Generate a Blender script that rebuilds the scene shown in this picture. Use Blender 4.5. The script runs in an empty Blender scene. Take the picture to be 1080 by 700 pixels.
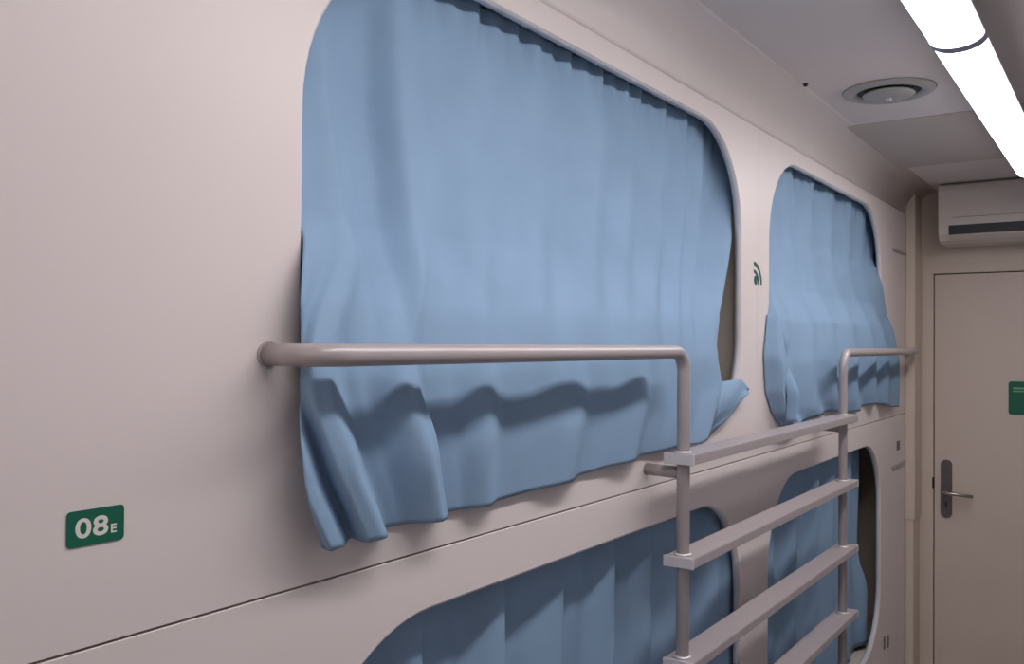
import bpy, bmesh, math, random
from mathutils import Vector, Matrix

random.seed(4)
C = bpy.context.scene.collection
S = bpy.context.scene

# ------------------------------------------------------------------ camera
# wall with the berths is the plane x = 0, corridor runs along +y, z up (metres)
EYE = Vector((0.845, 0.0, 1.72))
cam = bpy.data.cameras.new('camera')
cam.sensor_width = 36.0
cam.lens = 930.0 / 1080.0 * 36.0
cam.clip_start = 0.01
cam_o = bpy.data.objects.new('camera', cam)
C.objects.link(cam_o)
YAW, PITCH, ROLL = math.atan2(655, 930), math.atan2(11.4, 930), 0.0071
cam_o.matrix_world = (Matrix.Translation(EYE) @ Matrix.Rotation(YAW, 4, 'Z')
                      @ Matrix.Rotation(math.pi / 2 + PITCH, 4, 'X') @ Matrix.Rotation(ROLL, 4, 'Z'))
S.camera = cam_o

# ------------------------------------------------------------------ world and exposure
w = bpy.data.worlds.new('world')
S.world = w
w.use_nodes = True
w.node_tree.nodes['Background'].inputs[0].default_value = (0.9, 0.88, 0.9, 1)
w.node_tree.nodes['Background'].inputs[1].default_value = 0.02
S.view_settings.view_transform = 'Standard'
S.view_settings.look = 'None'
S.view_settings.gamma = 1.0
S.view_settings.use_curve_mapping = False
S.view_settings.exposure = 0.0
LAMP_POWER = 25.0
LAMP_COLOR = (1.0, 0.96, 0.98, 1)

# ------------------------------------------------------------------ materials
def srgb(r, g, b):
    f = lambda c: (c / 255) / 12.92 if c / 255 <= 0.04045 else (((c / 255) + 0.055) / 1.055) ** 2.4
    return (f(r), f(g), f(b), 1)

def mat(name, col, rough=0.5, metal=0.0, var=0.0, vscale=6.0, bump=0.0, bscale=200.0, spec=0.5, sheen=0.0, detail=3.0, weave=0.0):
    m = bpy.data.materials.new(name)
    m.use_nodes = True
    nt = m.node_tree
    b = nt.nodes['Principled BSDF']
    b.inputs['Base Color'].default_value = col
    b.inputs['Roughness'].default_value = rough
    b.inputs['Metallic'].default_value = metal
    b.inputs['Specular IOR Level'].default_value = spec
    if sheen:
        b.inputs['Sheen Weight'].default_value = sheen
        b.inputs['Sheen Roughness'].default_value = 0.5
    tc = nt.nodes.new('ShaderNodeTexCoord')
    if var:
        n = nt.nodes.new('ShaderNodeTexNoise')
        n.inputs['Scale'].default_value = vscale
        n.inputs['Detail'].default_value = detail
        nt.links.new(tc.outputs['Object'], n.inputs['Vector'])
        r = nt.nodes.new('ShaderNodeValToRGB')
        r.color_ramp.elements[0].position = 0.3
        r.color_ramp.elements[1].position = 0.7
        r.color_ramp.elements[0].color = tuple(c * (1 - var) for c in col[:3]) + (1,)
        r.color_ramp.elements[1].color = tuple(min(1, c * (1 + var)) for c in col[:3]) + (1,)
        nt.links.new(n.outputs['Fac'], r.inputs['Fac'])
        nt.links.new(r.outputs['Color'], b.inputs['Base Color'])
    if bump:
        n2 = nt.nodes.new('ShaderNodeTexNoise')
        n2.inputs['Scale'].default_value = bscale
        n2.inputs['Detail'].default_value = 2.0
        nt.links.new(tc.outputs['Object'], n2.inputs['Vector'])
        bp = nt.nodes.new('ShaderNodeBump')
        bp.inputs['Strength'].default_value = bump
        bp.inputs['Distance'].default_value = 0.002
        nt.links.new(n2.outputs['Fac'], bp.inputs['Height'])
        nt.links.new(bp.outputs['Normal'], b.inputs['Normal'])
    return m

M = {}
M['wall'] = mat('wall_laminate', srgb(226, 215, 211), 0.42, var=0.012, vscale=3, bump=0.04, bscale=350, spec=0.35)
M['wall_opposite'] = mat('wall_opposite_paint', srgb(172, 172, 176), 0.5, var=0.02, vscale=3, spec=0.3)
M['rim'] = mat('rim_edge', srgb(206, 205, 210), 0.4)
M['lining'] = mat('berth_lining', srgb(214, 203, 190), 0.55, var=0.02)
M['dark'] = mat('joint_dark', srgb(70, 56, 50), 0.8)
M['ceiling'] = mat('ceiling_paint', srgb(220, 210, 206), 0.7, var=0.02, vscale=4, bump=0.05, bscale=250, spec=0.2)
M['hatch'] = mat('ceiling_hatch_darker', srgb(190, 178, 170), 0.7, var=0.02, vscale=4, spec=0.2)
M['endwall'] = mat('end_wall_paint', srgb(214, 200, 186), 0.6, var=0.02, vscale=4, bump=0.06, bscale=250, spec=0.25)
M['door'] = mat('door_paint', srgb(214, 198, 186), 0.5, var=0.02, vscale=5, bump=0.05, bscale=300, spec=0.3)
M['floor'] = mat('floor_vinyl', srgb(150, 142, 134), 0.45, var=0.08, vscale=14, bump=0.05)
M['curtain'] = mat('curtain_cloth', srgb(141, 168, 195), 0.85, var=0.045, vscale=9, bump=0.22, bscale=520, spec=0.1)
M['steel'] = mat('taupe_painted_steel', srgb(172, 162, 162), 0.34, metal=0.1, var=0.03, vscale=20, bump=0.04, bscale=500)
M['tread'] = mat('tread_steel', srgb(173, 162, 163), 0.4, metal=0.05, var=0.04, vscale=25, bump=0.06, bscale=500)
M['cap'] = mat('end_cap_plastic', srgb(205, 200, 204), 0.35)
M['collar'] = mat('weld_collar', srgb(215, 212, 212), 0.3, metal=0.3)
M['green'] = mat('sign_green', srgb(14, 98, 74), 0.35, var=0.04, vscale=40)
M['darkgreen'] = mat('mark_green', srgb(38, 92, 86), 0.45)
M['white'] = mat('lettering_white', srgb(225, 222, 214), 0.5)
M['palegreen'] = mat('sign_pale_green', srgb(120, 176, 120), 0.5)
M['plate'] = mat('dark_handle_steel', srgb(112, 106, 108), 0.42, metal=0.5, var=0.1, vscale=60)
M['chrome'] = mat('lever_steel', srgb(176, 166, 158), 0.28, metal=0.8)
M['ac'] = mat('air_conditioner_plastic', srgb(212, 202, 192), 0.45, var=0.01)
M['acdark'] = mat('air_outlet_dark', srgb(52, 56, 60), 0.6)
M['vent'] = mat('vent_grey_plastic', srgb(168, 165, 162), 0.45)
M['housing'] = mat('lamp_housing', srgb(200, 198, 196), 0.5)
M['jointcap'] = mat('lamp_end_grey', srgb(150, 148, 172), 0.45)
M['black'] = mat('matt_black', srgb(32, 28, 28), 0.6)

dm = bpy.data.materials.new('lamp_diffuser'); dm.use_nodes = True
nt = dm.node_tree
nt.nodes.remove(nt.nodes['Principled BSDF'])
em = nt.nodes.new('ShaderNodeEmission')
em.inputs[0].default_value = LAMP_COLOR
# the tube sits behind a prismatic cover: its underside is brighter than its upturned flanks
geo = nt.nodes.new('ShaderNodeNewGeometry')
sep = nt.nodes.new('ShaderNodeSeparateXYZ')
mr = nt.nodes.new('ShaderNodeMapRange')
mr.inputs['From Min'].default_value = -0.15; mr.inputs['From Max'].default_value = -1.0
mr.inputs['To Min'].default_value = LAMP_POWER * 0.12; mr.inputs['To Max'].default_value = LAMP_POWER
nt.links.new(geo.outputs['Normal'], sep.inputs[0])
nt.links.new(sep.outputs['Z'], mr.inputs['Value'])
nt.links.new(mr.outputs['Result'], em.inputs[1])
nt.links.new(em.outputs[0], nt.nodes['Material Output'].inputs[0])
M['glow'] = dm

# ------------------------------------------------------------------ helpers
def obj(name, bm, material, parent=None, smooth=False):
    me = bpy.data.meshes.new(name)
    bmesh.ops.recalc_face_normals(bm, faces=bm.faces)
    bm.to_mesh(me); bm.free()
    if smooth:
        for p in me.polygons: p.use_smooth = True
    me.materials.append(M[material])
    o = bpy.data.objects.new(name, me)
    C.objects.link(o)
    if parent: o.parent = parent
    return o

def tag(o, label, cat, group=None):
    o['label'] = label; o['category'] = cat
    if group: o['group'] = group
    return o

def thing(name, label, cat, loc=(0, 0, 0), group=None):
    o = bpy.data.objects.new(name, None); C.objects.link(o)
    o.location = loc; o.empty_display_size = 0.05
    return tag(o, label, cat, group)

def structure(o):
    o['kind'] = 'structure'; return o

def local(o, parent):
    """built in world coordinates: keep them while parented to an Empty at another place"""
    o.parent = parent
    o.data.transform(Matrix.Translation(-Vector(parent.location)))
    return o

def box(bm, x0, x1, y0, y1, z0, z1, bev=0.0):
    t = bmesh.new()
    bmesh.ops.create_cube(t, size=1)
    for v in t.verts:
        v.co = Vector(((x0 + x1) / 2 + v.co.x * (x1 - x0), (y0 + y1) / 2 + v.co.y * (y1 - y0), (z0 + z1) / 2 + v.co.z * (z1 - z0)))
    if bev:
        bmesh.ops.bevel(t, geom=t.edges[:], offset=bev, segments=2, affect='EDGES')
    me = bpy.data.meshes.new('t'); t.to_mesh(me); t.free(); bm.from_mesh(me); bpy.data.meshes.remove(me)
    return bm

def tube(bm, pts, r, seg=24, cap=True):
    pts = [Vector(p) for p in pts]
    n = len(pts)
    tang = []
    for i in range(n):
        a = pts[max(0, i - 1)]; b = pts[min(n - 1, i + 1)]
        tang.append((b - a).normalized())
    ref = Vector((0.3, 0.2, 1)) if abs(tang[0].z) < 0.9 else Vector((1, 0.1, 0))
    nrm = tang[0].cross(ref).normalized()
    rings = []
    for i in range(n):
        if i:
            nrm = (tang[i - 1].rotation_difference(tang[i]) @ nrm).normalized()
        b = tang[i].cross(nrm).normalized()
        rings.append([bm.verts.new(pts[i] + r * (math.cos(a) * nrm + math.sin(a) * b)) for a in [2 * math.pi * k / seg for k in range(seg)]])
    for i in range(n - 1):
        for k in range(seg):
            bm.faces.new((rings[i][k], rings[i][(k + 1) % seg], rings[i + 1][(k + 1) % seg], rings[i + 1][k]))
    if cap:
        bm.faces.new(rings[0]); bm.faces.new(rings[-1])
    return bm

def fillet(pts, r, k=10):
    """polyline with its inner corners rounded"""
    pts = [Vector(p) for p in pts]
    out = [pts[0]]
    for i in range(1, len(pts) - 1):
        a = (pts[i - 1] - pts[i]).normalized(); b = (pts[i + 1] - pts[i]).normalized()
        p0 = pts[i] + a * r; p1 = pts[i] + b * r
        c = pts[i] + (a + b) * r
        for j in range(k + 1):
            t = j / k * math.pi / 2
            out.append(c - b * r * math.cos(t) - a * r * math.sin(t))
        assert (out[-1] - p1).length < 1e-4 or True
    out.append(pts[-1])
    return out

def lathe(bm, prof, centre, seg=48):
    """profile (r, z) turned about the z axis through centre"""
    cx, cy, cz = centre
    rings = []
    for r, z in prof:
        if r < 1e-6:
            rings.append([bm.verts.new((cx, cy, cz + z))])
        else:
            rings.append([bm.verts.new((cx + r * math.cos(2 * math.pi * k / seg), cy + r * math.sin(2 * math.pi * k / seg), cz + z)) for k in range(seg)])
    for a, b in zip(rings, rings[1:]):
        for k in range(seg):
            k2 = (k + 1) % seg
            if len(a) == 1: bm.faces.new((a[0], b[k2], b[k]))
            elif len(b) == 1: bm.faces.new((a[k], a[k2], b[0]))
            else: bm.faces.new((a[k], a[k2], b[k2], b[k]))
    return bm

def prism_x(bm, prof, x0, x1):
    """profile of (y, z) swept along x"""
    a = [bm.verts.new((x0, y, z)) for y, z in prof]; b = [bm.verts.new((x1, y, z)) for y, z in prof]
    n = len(prof)
    for k in range(n):
        bm.faces.new((a[k], a[(k + 1) % n], b[(k + 1) % n], b[k]))
    bm.faces.new(a); bm.faces.new(b)
    return bm

def prism_y(bm, prof, y0, y1):
    """profile of (x, z) swept along y"""
    a = [bm.verts.new((x, y0, z)) for x, z in prof]; b = [bm.verts.new((x, y1, z)) for x, z in prof]
    n = len(prof)
    for k in range(n):
        bm.faces.new((a[k], a[(k + 1) % n], b[(k + 1) % n], b[k]))
    bm.faces.new(a); bm.faces.new(b)
    return bm

def rrect(y0, y1, z0, z1, r, k=16):
    out = []
    for cy, cz, a0 in ((y1 - r, z1 - r, 0), (y0 + r, z1 - r, 90), (y0 + r, z0 + r, 180), (y1 - r, z0 + r, 270)):
        for j in range(k + 1):
            a = math.radians(a0 + 90 * j / k)
            out.append((cy + r * math.cos(a), cz + r * math.sin(a)))
    return out

# ------------------------------------------------------------------ dimensions of the corridor
H = 2.43                 # ceiling
XR = 1.15                # far side of the corridor
Y0, Y1 = -2.2, 4.45      # ends of the corridor
SEAM = 1.415
TH = 0.015               # thickness of the berth wall panels
OPEN = {'u1': (0.744, 2.25, 1.49, 2.27), 'u2': (2.467, 3.83, 1.50, 2.27),
        'l1': (0.744, 2.25, 0.50, 1.33), 'l2': (2.467, 3.83, 0.50, 1.33)}
RAD = 0.255

# ------------------------------------------------------------------ the setting
wl = bpy.data.objects.new('wall_left', None); C.objects.link(wl); structure(wl)

def panel(y0, y1, z0, z1, hole):
    bm = bmesh.new()
    def ring(pts, x): return [bm.verts.new((x, y, z)) for y, z in pts]
    def loop_edges(vs):
        return [bm.edges.new((vs[i], vs[(i + 1) % len(vs)])) for i in range(len(vs))]
    def bridge(a, b):
        for i in range(len(a)):
            j = (i + 1) % len(a)
            bm.faces.new((a[i], a[j], b[j], b[i]))
    c = 0.0007
    o_f = ring(rrect(y0 + c, y1 - c, z0 + c, z1 - c, 0.002, 2), 0.0)
    o_m = ring(rrect(y0, y1, z0, z1, 0.003, 2), -c)
    o_b = ring(rrect(y0, y1, z0, z1, 0.003, 2), -TH)
    hy0, hy1, hz0, hz1 = hole
    h_f = ring(rrect(hy0 - .002, hy1 + .002, hz0 - .002, hz1 + .002, RAD + .002), 0.0)
    h_m = ring(rrect(hy0, hy1, hz0, hz1, RAD), -0.002)
    h_b = ring(rrect(hy0, hy1, hz0, hz1, RAD), -TH)

    e = loop_edges(o_f) + loop_edges(h_f)
    bmesh.ops.triangle_fill(bm, use_beauty=True, use_dissolve=False, edges=e)
    e = loop_edges(o_b) + loop_edges(h_b)
    bmesh.ops.triangle_fill(bm, use_beauty=True, use_dissolve=False, edges=e)
    bridge(o_f, o_m); bridge(o_m, o_b)
    bridge(h_f, h_m)
    
    bridge(h_m, h_b)
    o = obj('wall_panel', bm, 'wall', wl)
    return o

JY = 2.372
g = 0.0014
panel(Y0, JY - .0001, SEAM + g, 2.322, OPEN['u1'])
panel(JY + .0001, 4.30, SEAM + g, 2.322, OPEN['u2'])
panel(Y0, JY - .0001, 0.0, SEAM - g, OPEN['l1'])
panel(JY + .0001, 4.30, 0.0, SEAM - g, OPEN['l2'])
# backing rail seen as the dark line in the joint
bm = box(bmesh.new(), -0.022, -0.0152, Y0, 4.30, SEAM - .02, SEAM + .02)
obj('joint_backing', bm, 'dark', wl)

# grey-blue edging inside each opening
for k in OPEN:
    hy0, hy1, hz0, hz1 = OPEN[k]
    bm = bmesh.new()
    a = [bm.verts.new((-0.003, y, z)) for y, z in rrect(hy0 + .0005, hy1 - .0005, hz0 + .0005, hz1 - .0005, RAD)]
    a2 = [bm.verts.new((-0.003, y, z)) for y, z in rrect(hy0 + .002, hy1 - .002, hz0 + .002, hz1 - .002, RAD - .002)]
    b2 = [bm.verts.new((-TH - .003, y, z)) for y, z in rrect(hy0 + .002, hy1 - .002, hz0 + .002, hz1 - .002, RAD - .002)]
    b = [bm.verts.new((-TH - .003, y, z)) for y, z in rrect(hy0 + .0005, hy1 - .0005, hz0 + .0005, hz1 - .0005, RAD)]
    n = len(a)
    for p, q in ((a, a2), (a2, b2), (b2, b), (b, a)):
        for i in range(n):
            bm.faces.new((p[i], p[(i + 1) % n], q[(i + 1) % n], q[i]))
    obj('opening_edging', bm, 'rim', wl, True)

# moulded lining of each berth behind its opening (floor, back, ends, roof)
for k in OPEN:
    hy0, hy1, hz0, hz1 = OPEN[k]
    bm = bmesh.new()
    ya, yb, za, zb = hy0 - .09, hy1 + .045, hz0 - .02, hz1 + .035
    if k[0] == 'l': zb = min(zb, 1.375)
    if hy1 > 3: yb = 4.28
    t = 0.01
    box(bm, -1.0, -TH - .001, ya - t, ya, za, zb)
    box(bm, -1.0, -TH - .001, yb, yb + t, za, zb)
    box(bm, -1.0, -TH - .001, ya - t, yb + t, za - t, za)
    box(bm, -1.0, -TH - .001, ya - t, yb + t, zb, zb + t)
    box(bm, -1.0 - t, -1.0, ya - t, yb + t, za - t, zb + t)
    obj('berth_lining', bm, 'lining', wl)

bm = box(bmesh.new(), -1.1, XR + .1, Y0, Y1 + .1, -0.1, 0.0)
structure(obj('floor', bm, 'floor'))
bm = box(bmesh.new(), -0.05, XR + .1, Y0, Y1 + .1, H, H + .1)
structure(obj('ceiling', bm, 'ceiling'))
bm = box(bmesh.new(), XR, XR + .1, Y0, Y1 + .1, 0, H)
structure(obj('wall_right', bm, 'wall_opposite'))
bm = box(bmesh.new(), -0.05, XR + .1, Y0 - .1, Y0, -.1, H + .1)
structure(obj('wall_back', bm, 'wall'))

# cove between wall and ceiling
CR = 0.111
prof = [(-.0005, H - CR - .003), (0.0001, H - CR - .003)]
for j in range(1, 17):
    a = math.radians(90 * j / 16)
    prof.append((CR - CR * math.cos(a), H - CR + CR * math.sin(a)))
prof += [(CR, H + .02), (-.0005, H + .02)]
cove = structure(obj('trim_1', prism_y(bmesh.new(), prof, Y0, Y1), 'wall'))
for p in cove.data.polygons: p.use_smooth = abs(p.normal.y) < .5 and .05 < p.area < .1

# end wall with a door opening
DX0, DX1, DZ = 0.094, 0.93, 2.05
bm = bmesh.new()
box(bm, -0.05, DX0 - .048, Y1, Y1 + .1, 0, H)
box(bm, DX1 + .048, XR, Y1, Y1 + .1, 0, H)
box(bm, DX0 - .048, DX1 + .048, Y1, Y1 + .1, DZ + .048, H)
structure(obj('wall_end', bm, 'endwall'))

dr = bpy.data.objects.new('door_1', None); C.objects.link(dr); structure(dr)
obj('frame_side', box(bmesh.new(), DX0 - .048, DX0 - .002, Y1 - .006, Y1 + .09, 0, DZ + .048, .002), 'endwall', dr)
obj('frame_side', box(bmesh.new(), DX1 + .002, DX1 + .048, Y1 - .006, Y1 + .09, 0, DZ + .048, .002), 'endwall', dr)
obj('frame_head', box(bmesh.new(), DX0 - .0475, DX1 + .0475, Y1 - .0055, Y1 + .09, DZ + .002, DZ + .0475, .002), 'endwall', dr)
obj('frame_stop', box(bmesh.new(), DX0 - .01, DX1 + .01, Y1 + .05, Y1 + .06, 0, DZ + .01), 'dark', dr)
leaf = obj('door_leaf', box(bmesh.new(), DX0 + .002, DX1 - .002, Y1 + .002, Y1 + .042, 0.008, DZ - .003, .002), 'door', dr)
# lock plate, lever and keyhole
YD = Y1 + .002
bm = bmesh.new()
pl = rrect(0.1235, 0.1705, 0.937, 1.20, 0.0225, 8)
a = [bm.verts.new((x, YD, z)) for x, z in pl]; b = [bm.verts.new((x, YD - .008, z)) for x, z in pl]
n = len(pl)
for i in range(n): bm.faces.new((a[i], a[(i + 1) % n], b[(i + 1) % n], b[i]))
bm.faces.new(a); bm.faces.new(b)
hp = obj('handle_plate', bm, 'plate', dr)
lv = fillet([(0.146, YD - .008, 1.055), (0.146, YD - .055, 1.055), (0.262, YD - .055, 1.050)], 0.012, 6)
obj('lever', tube(bmesh.new(), lv, 0.0085, 16), 'chrome', hp, True)
obj('keyhole', box(bmesh.new(), 0.143, 0.150, YD - .009, YD - .007, 0.985, 1.008), 'black', hp)
obj('latch_strike', box(bmesh.new(), DX0 - .006, DX0 + .0015, Y1 - .007, Y1 + .02, 1.065, 1.115), 'black', dr)

# cable trunking box in the corner, with its joint
bm = box(bmesh.new(), 0.0005, 0.04, 4.301, 4.4495, 0.935, H - .001, .002)
t2 = structure(obj('trim_2', bm, 'endwall'))
bm = box(bmesh.new(), 0.0005, 0.034, 4.306, 4.4495, 0.0, 0.934, .002)
structure(obj('trim_3', bm, 'endwall'))

# ceiling access panel, a darker tone than the ceiling around it
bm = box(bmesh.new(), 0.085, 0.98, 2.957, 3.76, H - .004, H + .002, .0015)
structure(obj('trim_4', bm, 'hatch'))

# ------------------------------------------------------------------ curtains
def interp(pts, x):
    if x <= pts[0][0]: return pts[0][1]
    for (x0, y0), (x1, y1) in zip(pts, pts[1:]):
        if x <= x1:
            t = (x - x0) / (x1 - x0); t = t * t * (3 - 2 * t)
            return y0 + (y1 - y0) * t
    return pts[-1][1]

def lin(pts, x):
    if x <= pts[0][0]: return pts[0][1]
    for (x0, y0), (x1, y1) in zip(pts, pts[1:]):
        if x <= x1: return y0 + (y1 - y0) * (x - x0) / (x1 - x0)
    return pts[-1][1]

def sm(a, b, x):
    t = max(0, min(1, (x - a) / (b - a))); return t * t * (3 - 2 * t)

def curtain(name, fn, nu, nv, label, loc, group='blue berth curtains'):
    """fn(s, w) -> point, s along the curtain, w from top (0) to hem (1)"""
    bm = bmesh.new()
    grid = [[bm.verts.new(Vector(fn(i / nu, j / nv)) - Vector(loc)) for i in range(nu + 1)] for j in range(nv + 1)]
    for j in range(nv):
        for i in range(nu):
            bm.faces.new((grid[j][i], grid[j][i + 1], grid[j + 1][i + 1], grid[j + 1][i]))
    root = thing(name, label, 'curtain', loc, group)
    o = obj('cloth', bm, 'curtain', root, True)
    md = o.modifiers.new('thick', 'SOLIDIFY'); md.thickness = 0.0016; md.offset = 0
    return root, o

# --- upper near curtain: hangs inside at the top, pulled out over the sill at the bottom
ZT, ZB = 2.288, 1.478
BOT = [(0.748, .010), (0.765, .030), (0.782, .027), (0.797, -.002), (0.822, .034), (0.842, .037), (0.868, -.006), (0.895, -.002),
       (0.945, .034), (0.965, .028), (0.990, -.004), (1.035, .000), (1.085, .018), (1.145, -.001), (1.22, .002), (1.345, .016), (1.42, .000),
       (1.50, .002), (1.605, .017), (1.68, -.002), (1.74, .002), (1.80, .006), (1.90, .004), (1.99, .024), (2.035, -.01), (2.05, -.03)]
MID = [(0.70, .018), (0.745, .012), (.785, .014), (.855, -.020), (.905, -.022), (.955, .013), (1.05, -.003), (1.13, .010), (1.21, -.002),
       (1.33, .011), (1.41, -.004), (1.55, .011), (1.63, -.005), (1.70, .008), (1.775, -.007), (1.86, .010),
       (1.93, -.007), (1.99, .009), (2.04, -.004), (2.085, .012), (2.14, -.018), (2.20, -.014), (2.29, .022)]
def up1(s, w):
    y0 = lin([(0, .70), (.25, .72), (.45, .742), (.55, .7475), (.8, .7475), (.9, .760), (1, .785)], w)
    y1 = lin([(0, 2.285), (.2, 2.278), (.35, 2.235), (.5, 2.155), (.62, 2.065), (.72, 2.04), (.85, 2.06), (1, 1.995)], w)
    y = y0 + (y1 - y0) * s
    yb = .748 + (2.045 - .748) * s
    ym = .70 + (2.285 - .70) * s
    # the folds at the near end lean over as they rise
    lean = sm(.45, 1.0, w)
    yl = yb + .45 * (1 - w) * .5 * (1 - sm(.85, 1.2, yb)) * sm(.5, .8, w)
    fb = interp(BOT, yl); fm = interp(MID, ym)
    t = sm(.45, .92, w)
    base = lin([(0, -.052), (.3, -.050), (.5, -.026), (.64, .010), (.75, .023), (.88, .020), (1, .009)], w)
    x = base + fm * (1 - t) * min(1, .4 + w * 2) + fb * (t * 1.05)
    ruff = (1 - sm(0.0, .14, w)) * .006
    x += ruff * (math.sin(y * 105) + .6 * math.sin(y * 61 + 1))
    x += .0018 * math.sin(y * 37 + w * 9) * math.sin(w * 14 + y * 5)
    z = ZT + (ZB - ZT) * w
    z += w * w * w * (.012 * math.sin(y * 4 + .5) - .018 * sm(.95, .75, y) * 0 + .010 * sm(1.0, .75, y) * -1)
    z += .035 * sm(1.90, 2.03, y) * w ** 4
    x = max(x, lin([(.48, -.09), (.66, .004), (1, .004)], w) + (.1 * max(fb, 0) if w > .66 else 0))
    y -= max(0, x) * (1 - sm(0, .15, s))          # cloth that has come out covers the edge of the opening
    return (x, y, z)
r1, cloth1 = curtain('berth_curtain', up1, 300, 110,
                     'large blue curtain of the upper near berth, its wavy hem hanging out over the wall', (-.03, 1.5, ZT))
# corner of the cloth that sticks out beside the bulge
bm = bmesh.new()
G = []
for j in range(13):
    v = j / 12
    row = []
    for i in range(15):
        u = i / 14
        yy = 1.99 + .27 * u - .05 * u * v
        zt = lin([(0, 1.632), (.35, 1.628), (.75, 1.632), (1, 1.602)], u)
        zb_ = lin([(0, 1.50), (.45, 1.525), (.75, 1.555), (1, 1.590)], u)
        zz = zt + (zb_ - zt) * v
        xx = .012 + .026 * math.sin(math.pi * min(1, v * 1.1)) * (1 - .6 * u) + .007 * math.sin(v * 6 + u * 3) * u + .006 * u
        row.append(bm.verts.new(Vector((max(xx, .006), yy, zz)) - Vector(r1.location)))
    G.append(row)
for j in range(12):
    for i in range(14):
        bm.faces.new((G[j][i], G[j][i + 1], G[j + 1][i + 1], G[j + 1][i]))
cf = obj('cloth_corner', bm, 'curtain', r1, True)
md = cf.modifiers.new('thick', 'SOLIDIFY'); md.thickness = 0.002; md.offset = 0

# --- upper far curtain
B2 = [(2.47, -.02), (2.50, .016), (2.56, .014), (2.66, 0), (2.80, .012), (2.93, -.004), (3.05, .012), (3.16, -.012), (3.32, .012), (3.44, -.014),
      (3.58, .014), (3.68, -.008), (3.78, .014), (3.90, .002), (4.0, .012)]
def up2(s, w):
    y0 = lin([(0, 2.43), (.3, 2.455), (.5, 2.465), (.62, 2.44), (.75, 2.412), (.88, 2.43), (.95, 2.48), (1, 2.56)], w)
    y1 = lin([(0, 3.90), (.28, 3.87), (.33, 3.822), (.40, 3.825), (.5, 3.88), (.66, 3.94), (.8, 3.98), (1, 4.02)], w)
    y = y0 + (y1 - y0) * s
    f = interp(B2, 2.47 + 1.53 * s)
    base = lin([(0, -.052), (.3, -.050), (.5, -.022), (.62, .014), (.78, .026), (1, .014)], w)
    x = base + f * (.95 + .45 * sm(.4, 1, w))
    x += (1 - sm(0, .14, w)) * .006 * (math.sin(y * 105) + .6 * math.sin(y * 61 + 1))
    z = ZT + (1.49 - ZT) * w + w ** 3 * (.010 * math.sin(y * 9) - .02 * sm(3.4, 4.0, y))
    if w > .6: x = max(x, .0045)
    e = sm(.80, .96, s)
    x = x * (1 - e) + max(x, lin([(.22, -.06), (.31, -.022), (.40, .0055)], w)) * e
    return (x, y, z)
r2, cloth2 = curtain('berth_curtain', up2, 220, 90,
                     'blue curtain of the upper far berth, nearest to the door', (-.03, 3.15, ZT))
# turned-back side edge of that curtain
bm = bmesh.new()
G = []
for j in range(25):
    v = j / 24
    row = []
    zz = 1.80 - .30 * v
    wd = lin([(0, .004), (.3, .05), (.8, .085), (1, .05)], v)
    for i in range(9):
        u = i / 8
        yy = 2.485 - .02 * math.sin(v * 3) + wd * u + .03 * v * v
        xx = lin([(0, -.01), (.25, .025), (1, .045)], v) + .020 * math.sin(math.pi * u) + .008 * math.sin(v * 11)
        row.append(bm.verts.new(Vector((max(xx, .006 if v > .2 else -.01), yy, zz)) - Vector(r2.location)))
    G.append(row)
for j in range(24):
    for i in range(8):
        bm.faces.new((G[j][i], G[j][i + 1], G[j + 1][i + 1], G[j + 1][i]))
tb = obj('turned_edge', bm, 'curtain', r2, True)
md = tb.modifiers.new('thick', 'SOLIDIFY'); md.thickness = 0.002; md.offset = 0

# --- lower curtains, hanging inside their openings
def saw(y, start, pitch, amp):
    t = ((y - start) / pitch) % 1.0
    return amp * (interp([(0, 1), (.22, -.6), (.55, -.45), (1, 1)], t))
def low1(s, w):
    y = .68 + 1.606 * s
    ph = y + .025 * math.sin(y * 3.1)
    x = -.066 + saw(ph, 1.03, .195, .020) * (1 - .25 * w) + .004 * math.sin(y * 47)
    x += (-.030 - x) * sm(2.1, 2.26, y)
    x += (1 - sm(0, .1, w)) * .004 * math.sin(y * 105)
    return (min(x, -.022), y, 1.362 - .84 * w)
curtain('berth_curtain', low1, 260, 40, 'blue curtain of the lower near berth, half in shadow behind the ladder', (-.07, 1.5, 1.362))
def low2(s, w):
    y = 2.41 + lin([(0, 1.385), (.5, 1.365), (.62, 1.36), (.78, 1.41), (1, 1.44)], w) * s
    ph = y + .03 * math.sin(y * 4.1)
    x = -.064 + saw(ph, 2.62, .24, .020) * (1 - .2 * w) + .004 * math.sin(y * 47)
    if s > .88: x -= .03 * sm(.88, 1, s) * (1 - sm(.5, .75, w))
    return (min(x, -.022), y, 1.362 - .86 * w)
curtain('berth_curtain', low2, 220, 40, 'blue curtain of the lower far berth behind the ladder treads', (-.07, 3.1, 1.362))

# ------------------------------------------------------------------ ladder with handrails
XL = 0.090
YA, YB = 1.686, 2.905
ZR = 1.704
R = 0.0135
lad = thing('berth_ladder', 'taupe steel ladder with flat treads and bent handrails fixed to the berth wall', 'ladder', (XL, YA, 0))
pts = fillet([(0.001, 0.693, ZR), (XL, 0.693, ZR), (XL, YA, ZR), (XL, YA, 0.001)], 0.042, 10)
local(obj('handrail_post', tube(bmesh.new(), pts, R, 28), 'steel', None, True), lad)
pts = fillet([(0.001, 4.262, ZR - .008), (XL * .62, 4.262, ZR - .008), (XL * .62, 4.0, ZR - .008)], 0.03, 8)[:-1]
pts += fillet([(XL, 3.9, ZR - .008), (XL, YB, ZR - .008), (XL, YB, 0.001)], 0.055, 10)
local(obj('handrail_post', tube(bmesh.new(), pts, R, 28), 'steel', None, True), lad)
TZ = [1.4965 - .2085 * k for k in range(7)]
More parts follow.
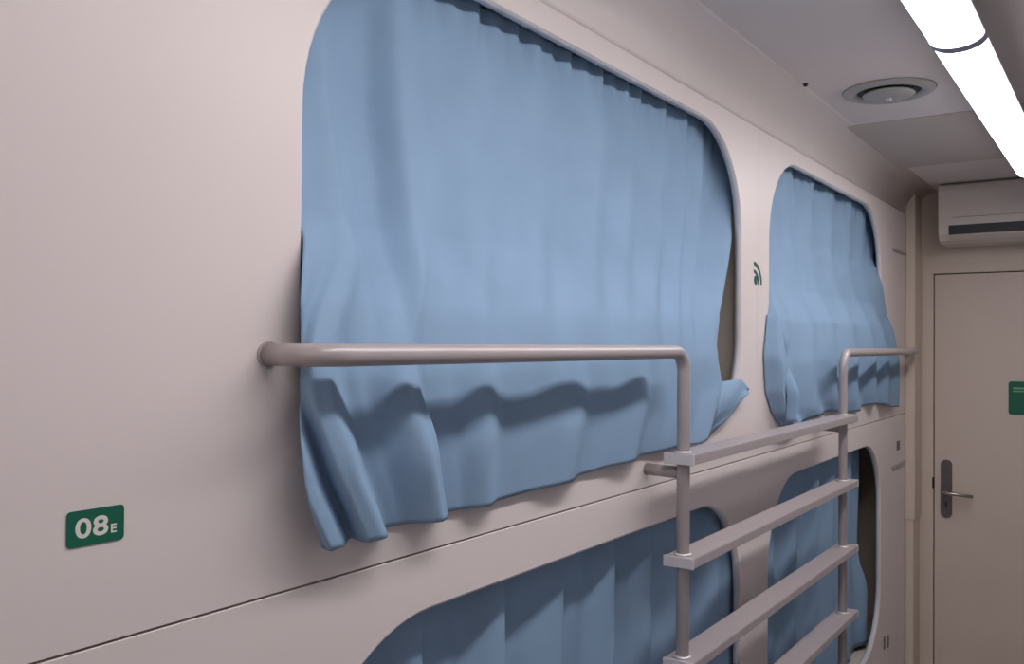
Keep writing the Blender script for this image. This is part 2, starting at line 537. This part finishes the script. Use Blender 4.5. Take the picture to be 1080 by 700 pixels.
for zi, z in enumerate(TZ):
    bm = box(bmesh.new(), XL - .030, XL + .034, YA - .022, YB + .050, z - .020, z, .0015)
    tr = local(obj('tread', bm, 'tread'), lad)
    for y0, y1 in ((YA - .028, YA - .022), (YB + .050, YB + .056)):
        local(obj('end_cap', box(bmesh.new(), XL - .031, XL + .035, y0, y1, z - .021, z + .001, .001), 'cap'), lad).parent = tr
    for yy in (YA, YB):
        bm = lathe(bmesh.new(), [(R - .001, .0005), (R + .005, .0005), (R + .0045, .003), (R + .001, .005), (R - .001, .005)], (XL, yy, z), 24)
        local(obj('weld_collar', bm, 'collar', None, True), lad).parent = tr
for yy in (YA, YB):
    for zz in (1.455, 0.30):
        b = local(obj('wall_bracket', tube(bmesh.new(), [(0.001, yy + .012, zz), (XL, yy + .002, zz)], .0125, 20), 'steel', None, True), lad)
for p in ((0.0, 0.693, ZR), (0.0, 4.262, ZR - .008)):
    bm = tube(bmesh.new(), [(0.0004, p[1], p[2]), (0.004, p[1], p[2])], .0155, 24)
    local(obj('wall_flange', bm, 'steel'), lad)

# ------------------------------------------------------------------ lamps in a row along the ceiling
LX, LR, LZ = 0.547, 0.053, 2.362
def lamp(y0, y1, label):
    t = thing('ceiling_lamp', label, 'lamp', (LX, (y0 + y1) / 2, H), 'tube lamps in a row along the ceiling')
    bm = box(bmesh.new(), LX - .020, LX + .020, y0 + .004, y1 - .004, LZ + .006, H, .001)
    box(bm, LX - LR + .0005, LX + LR - .0005, y0 + .001, y1 - .001, LZ + .0008, LZ + .007, .001)
    local(obj('housing', bm, 'housing'), t)
    def oval(r, k=26, wrap=0.0):
        # flattened tube, its back cut off where it meets the housing
        out = []
        for j in range(k + 1):
            a = math.pi - wrap + (math.pi + 2 * wrap) * j / k
            out.append((LX + r * math.cos(a), LZ + (.48 if math.sin(a) < 0 else .8) * r * math.sin(a)))
        return out
    bm = prism_y(bmesh.new(), oval(LR - .001), y0 + .019, y1 - .019)
    local(obj('diffuser', bm, 'glow', None, True), t)
    for a, b in ((y0 + .0005, y0 + .0185), (y1 - .0185, y1 - .0005)):
        bm = prism_y(bmesh.new(), oval(LR + .0015), a, b)
        local(obj('end_cap', bm, 'jointcap'), t)
lamp(2.03, 3.74, 'long glowing tube lamp on the ceiling, ending by the air conditioner')
lamp(0.32, 2.03, 'glowing tube lamp at the top edge of the photo, the nearer of two')
lamp(-2.02, -0.31, 'unseen tube lamp added on the ceiling behind the camera')  # out of view, added to brighten the near end of the wall

# ------------------------------------------------------------------ ceiling vent and hook
v = thing('ceiling_vent', 'round grey air vent in the ceiling beside the tube lamp', 'vent', (0.29, 2.60, H))
RV = 0.122
bm = lathe(bmesh.new(), [(RV - .038, -.004), (RV - .036, -.009), (RV - .020, -.013), (RV - .004, -.007), (RV, -.0005), (RV - .038, -.0005)], (0, 0, 0))
obj('flange', bm, 'vent', v, True)
bm = lathe(bmesh.new(), [(RV - .040, -.0005), (RV - .040, -.0030), (0, -.0030)], (0, 0, 0))
obj('throat', bm, 'acdark', v)
bm = lathe(bmesh.new(), [(0, -.006), (.050, -.0065), (.066, -.009), (.0685, -.013), (.064, -.017), (.035, -.022), (0, -.024)], (0, 0, 0))
dk = obj('valve_disc', bm, 'vent', v, True)
bm = lathe(bmesh.new(), [(.009, -.0225), (.0085, -.028), (0, -.029)], (0, 0, 0), 20)
obj('centre_screw', bm, 'cap', dk, True)

hk = lathe(bmesh.new(), [(0, -.0085), (.004, -.008), (.0065, -.004), (.007, -.0004), (0, -.0004)], (0, 0, 0), 16)
hk = obj('ceiling_screw', hk, 'black', None, True)
hk.location = (0.118, 2.41, H)
tag(hk, 'tiny dark screw head in the ceiling left of the vent', 'screw')

# ------------------------------------------------------------------ air conditioner
A = thing('air_conditioner', 'cream air conditioner over the door with a dark outlet slot', 'air conditioner', (0.15, Y1, 2.17))
yf, yb_, zt, zb = 4.215, Y1 - .0005, 2.425, 2.168
prof = [(yb_, zb), (yf + .075, zb), (yf + .028, zb + .012), (yf + .008, zb + .036), (yf, zb + .07)]
prof += [(yf, zt - .03), (yf + .006, zt - .010), (yf + .022, zt), (yb_, zt)]
bm = prism_x(bmesh.new(), prof, 0.15, 0.93)
local(obj('body', bm, 'ac'), A)
bm = box(bmesh.new(), 0.192, 0.888, yf - .004, yf + .04, zb + .034, zb + .074)
sl = local(obj('outlet', bm, 'acdark'), A)
bm = prism_x(bmesh.new(), [(yf - .006, zb + .030), (yf - .003, zb + .026), (yf + .030, zb + .012), (yf + .030, zb + .016), (yf - .002, zb + .034)], 0.196, 0.884)
local(obj('flap', bm, 'ac'), A)
bm = box(bmesh.new(), 0.205, 0.875, yf - .0035, yf + .002, zb + .106, zb + .109)
local(obj('front_groove', bm, 'vent'), A)

# ------------------------------------------------------------------ signs and marks
def plate_on_wall(y0, y1, z0, z1, r, x0, x1):
    bm = bmesh.new()
    pts = rrect(y0, y1, z0, z1, r, 6)
    a = [bm.verts.new((x0, y, z)) for y, z in pts]; b = [bm.verts.new((x1, y, z)) for y, z in pts]
    n = len(pts)
    for i in range(n): bm.faces.new((a[i], a[(i + 1) % n], b[(i + 1) % n], b[i]))
    bm.faces.new(a); bm.faces.new(b)
    return bm

def lettering(text, material, parent, y0, y1, z0, z1, x, bold):
    """raised lettering fitted to a box on the wall (y right, z up), strokes thickened by bold"""
    cu = bpy.data.curves.new('lettering', 'FONT')
    cu.body = text; cu.size = 1.0; cu.space_character = 1.06
    to = bpy.data.objects.new('lettering_source', cu); C.objects.link(to)
    bpy.context.view_layer.update()
    me = bpy.data.meshes.new_from_object(to.evaluated_get(bpy.context.evaluated_depsgraph_get()))
    bpy.data.objects.remove(to); bpy.data.curves.remove(cu)
    xs = [v.co.x for v in me.vertices]; ys = [v.co.y for v in me.vertices]
    ax, bx_, ay, by = min(xs), max(xs), min(ys), max(ys)
    bm = bmesh.new()
    for k in range(9):
        dy, dz = ((0, 0) if k == 8 else (bold * math.cos(k * math.pi / 4), bold * math.sin(k * math.pi / 4)))
        t = me.copy()
        for v in t.vertices:
            v.co = (x + k * 2e-6, y0 + bold + (v.co.x - ax) / (bx_ - ax) * (y1 - y0 - 2 * bold) + dy,
                    z0 + bold + (v.co.y - ay) / (by - ay) * (z1 - z0 - 2 * bold) + dz)
        bm.from_mesh(t); bpy.data.meshes.remove(t)
    return obj('lettering', bm, material, parent)

SY0, SY1, SZ0, SZ1 = 0.4520, 0.5115, 1.5170, 1.5525
sg = tag(obj('berth_number_sign', plate_on_wall(SY0, SY1, SZ0, SZ1, .0042, 0.0003, 0.0013), 'green'),
         'small green berth number sign with white 08E on the near wall', 'sign')
lettering('08', 'white', sg, SY0 + .0085, SY0 + .0425, SZ0 + .0080, SZ0 + .0278, 0.0015, .0007)
lettering('E', 'white', sg, SY0 + .0452, SY0 + .0515, SZ0 + .0085, SZ0 + .0175, 0.0015, .0003)

# wireless mark between the upper openings
wm = thing('wireless_mark', 'dark green wireless symbol sticker between the upper curtains', 'sticker', (0.0004, 2.343, 1.884))
def arc_part(name, r0, r1, a0=0, a1=90, k=14):
    bm = bmesh.new()
    f = []; bk = []
    for x, L in ((0.0008, f), (0.0, bk)):
        o_ = [bm.verts.new((x, r1 * math.cos(math.radians(a0 + (a1 - a0) * j / k)), r1 * math.sin(math.radians(a0 + (a1 - a0) * j / k)))) for j in range(k + 1)]
        i_ = [bm.verts.new((x, r0 * math.cos(math.radians(a0 + (a1 - a0) * j / k)), r0 * math.sin(math.radians(a0 + (a1 - a0) * j / k)))) for j in range(k + 1)]
        L += [o_, i_]
        for j in range(k): bm.faces.new((o_[j], o_[j + 1], i_[j + 1], i_[j]))
    for q in (0, 1):
        for j in range(k): bm.faces.new((f[q][j], f[q][j + 1], bk[q][j + 1], bk[q][j]))
    return obj(name, bm, 'darkgreen', wm)
bm = bmesh.new()
dot = lathe(bm, [(0, .0008), (.0125, .0008), (.0125, 0), (0, 0)], (0, 0, 0), 24)
d = obj('dot', bm, 'darkgreen', wm)
d.data.transform(Matrix.Rotation(math.pi / 2, 4, 'Y')); d.data.transform(Matrix.Translation((0, .012, .012)))
arc_part('wave', .031, .040, 2, 92)
arc_part('wave', .052, .062, 2, 92)

# green notice on the door
nz0, nz1 = 1.420, 1.566
bm = bmesh.new()
pts = rrect(0.395, 0.625, nz0, nz1, .012, 6)
a = [bm.verts.new((x, YD, z)) for x, z in pts]; b = [bm.verts.new((x, YD - .003, z)) for x, z in pts]
n = len(pts)
for i in range(n): bm.faces.new((a[i], a[(i + 1) % n], b[(i + 1) % n], b[i]))
bm.faces.new(a); bm.faces.new(b)
ns = tag(obj('door_sign', bm, 'green'), 'green sign on the door, cut by the right edge of the photo', 'sign')
obj('pale_line', box(bmesh.new(), 0.412, 0.608, YD - .0038, YD - .0028, nz1 - .034, nz1 - .026), 'palegreen', ns)
obj('pale_line', box(bmesh.new(), 0.412, 0.608, YD - .0038, YD - .0028, nz1 - .046, nz1 - .040), 'palegreen', ns)

# small fittings on the wall by the door
def fitting(name, label, cat, y0, y1, z0, z1, x1, m, bev=.001):
    return tag(obj(name, box(bmesh.new(), 0.0004, x1, y0, y1, z0, z1, bev), m), label, cat)
fitting('wall_ledge', 'thin ledge on the wall beside the upper far curtain', 'ledge', 4.02, 4.27, 2.128, 2.137, .010, 'steel')
fitting('wall_ledge', 'thin ledge on the wall under the small plate near the door', 'ledge', 4.02, 4.27, 1.196, 1.205, .010, 'steel')
pz = fitting('number_plate', 'small grey plate on the wall under the upper far curtain', 'plate', 4.125, 4.175, 1.262, 1.302, .004, 'plate')
for yy, zz, side in ((3.885, .462, 'left'), (3.955, .450, 'right')):
    sl = fitting('wall_slot', 'small dark upright slot low on the wall, the %s one of a pair' % side, 'slot', yy, yy + .022, zz, zz + .05, .002, 'plate', .0005)
    sl['group'] = 'slots low on the wall'
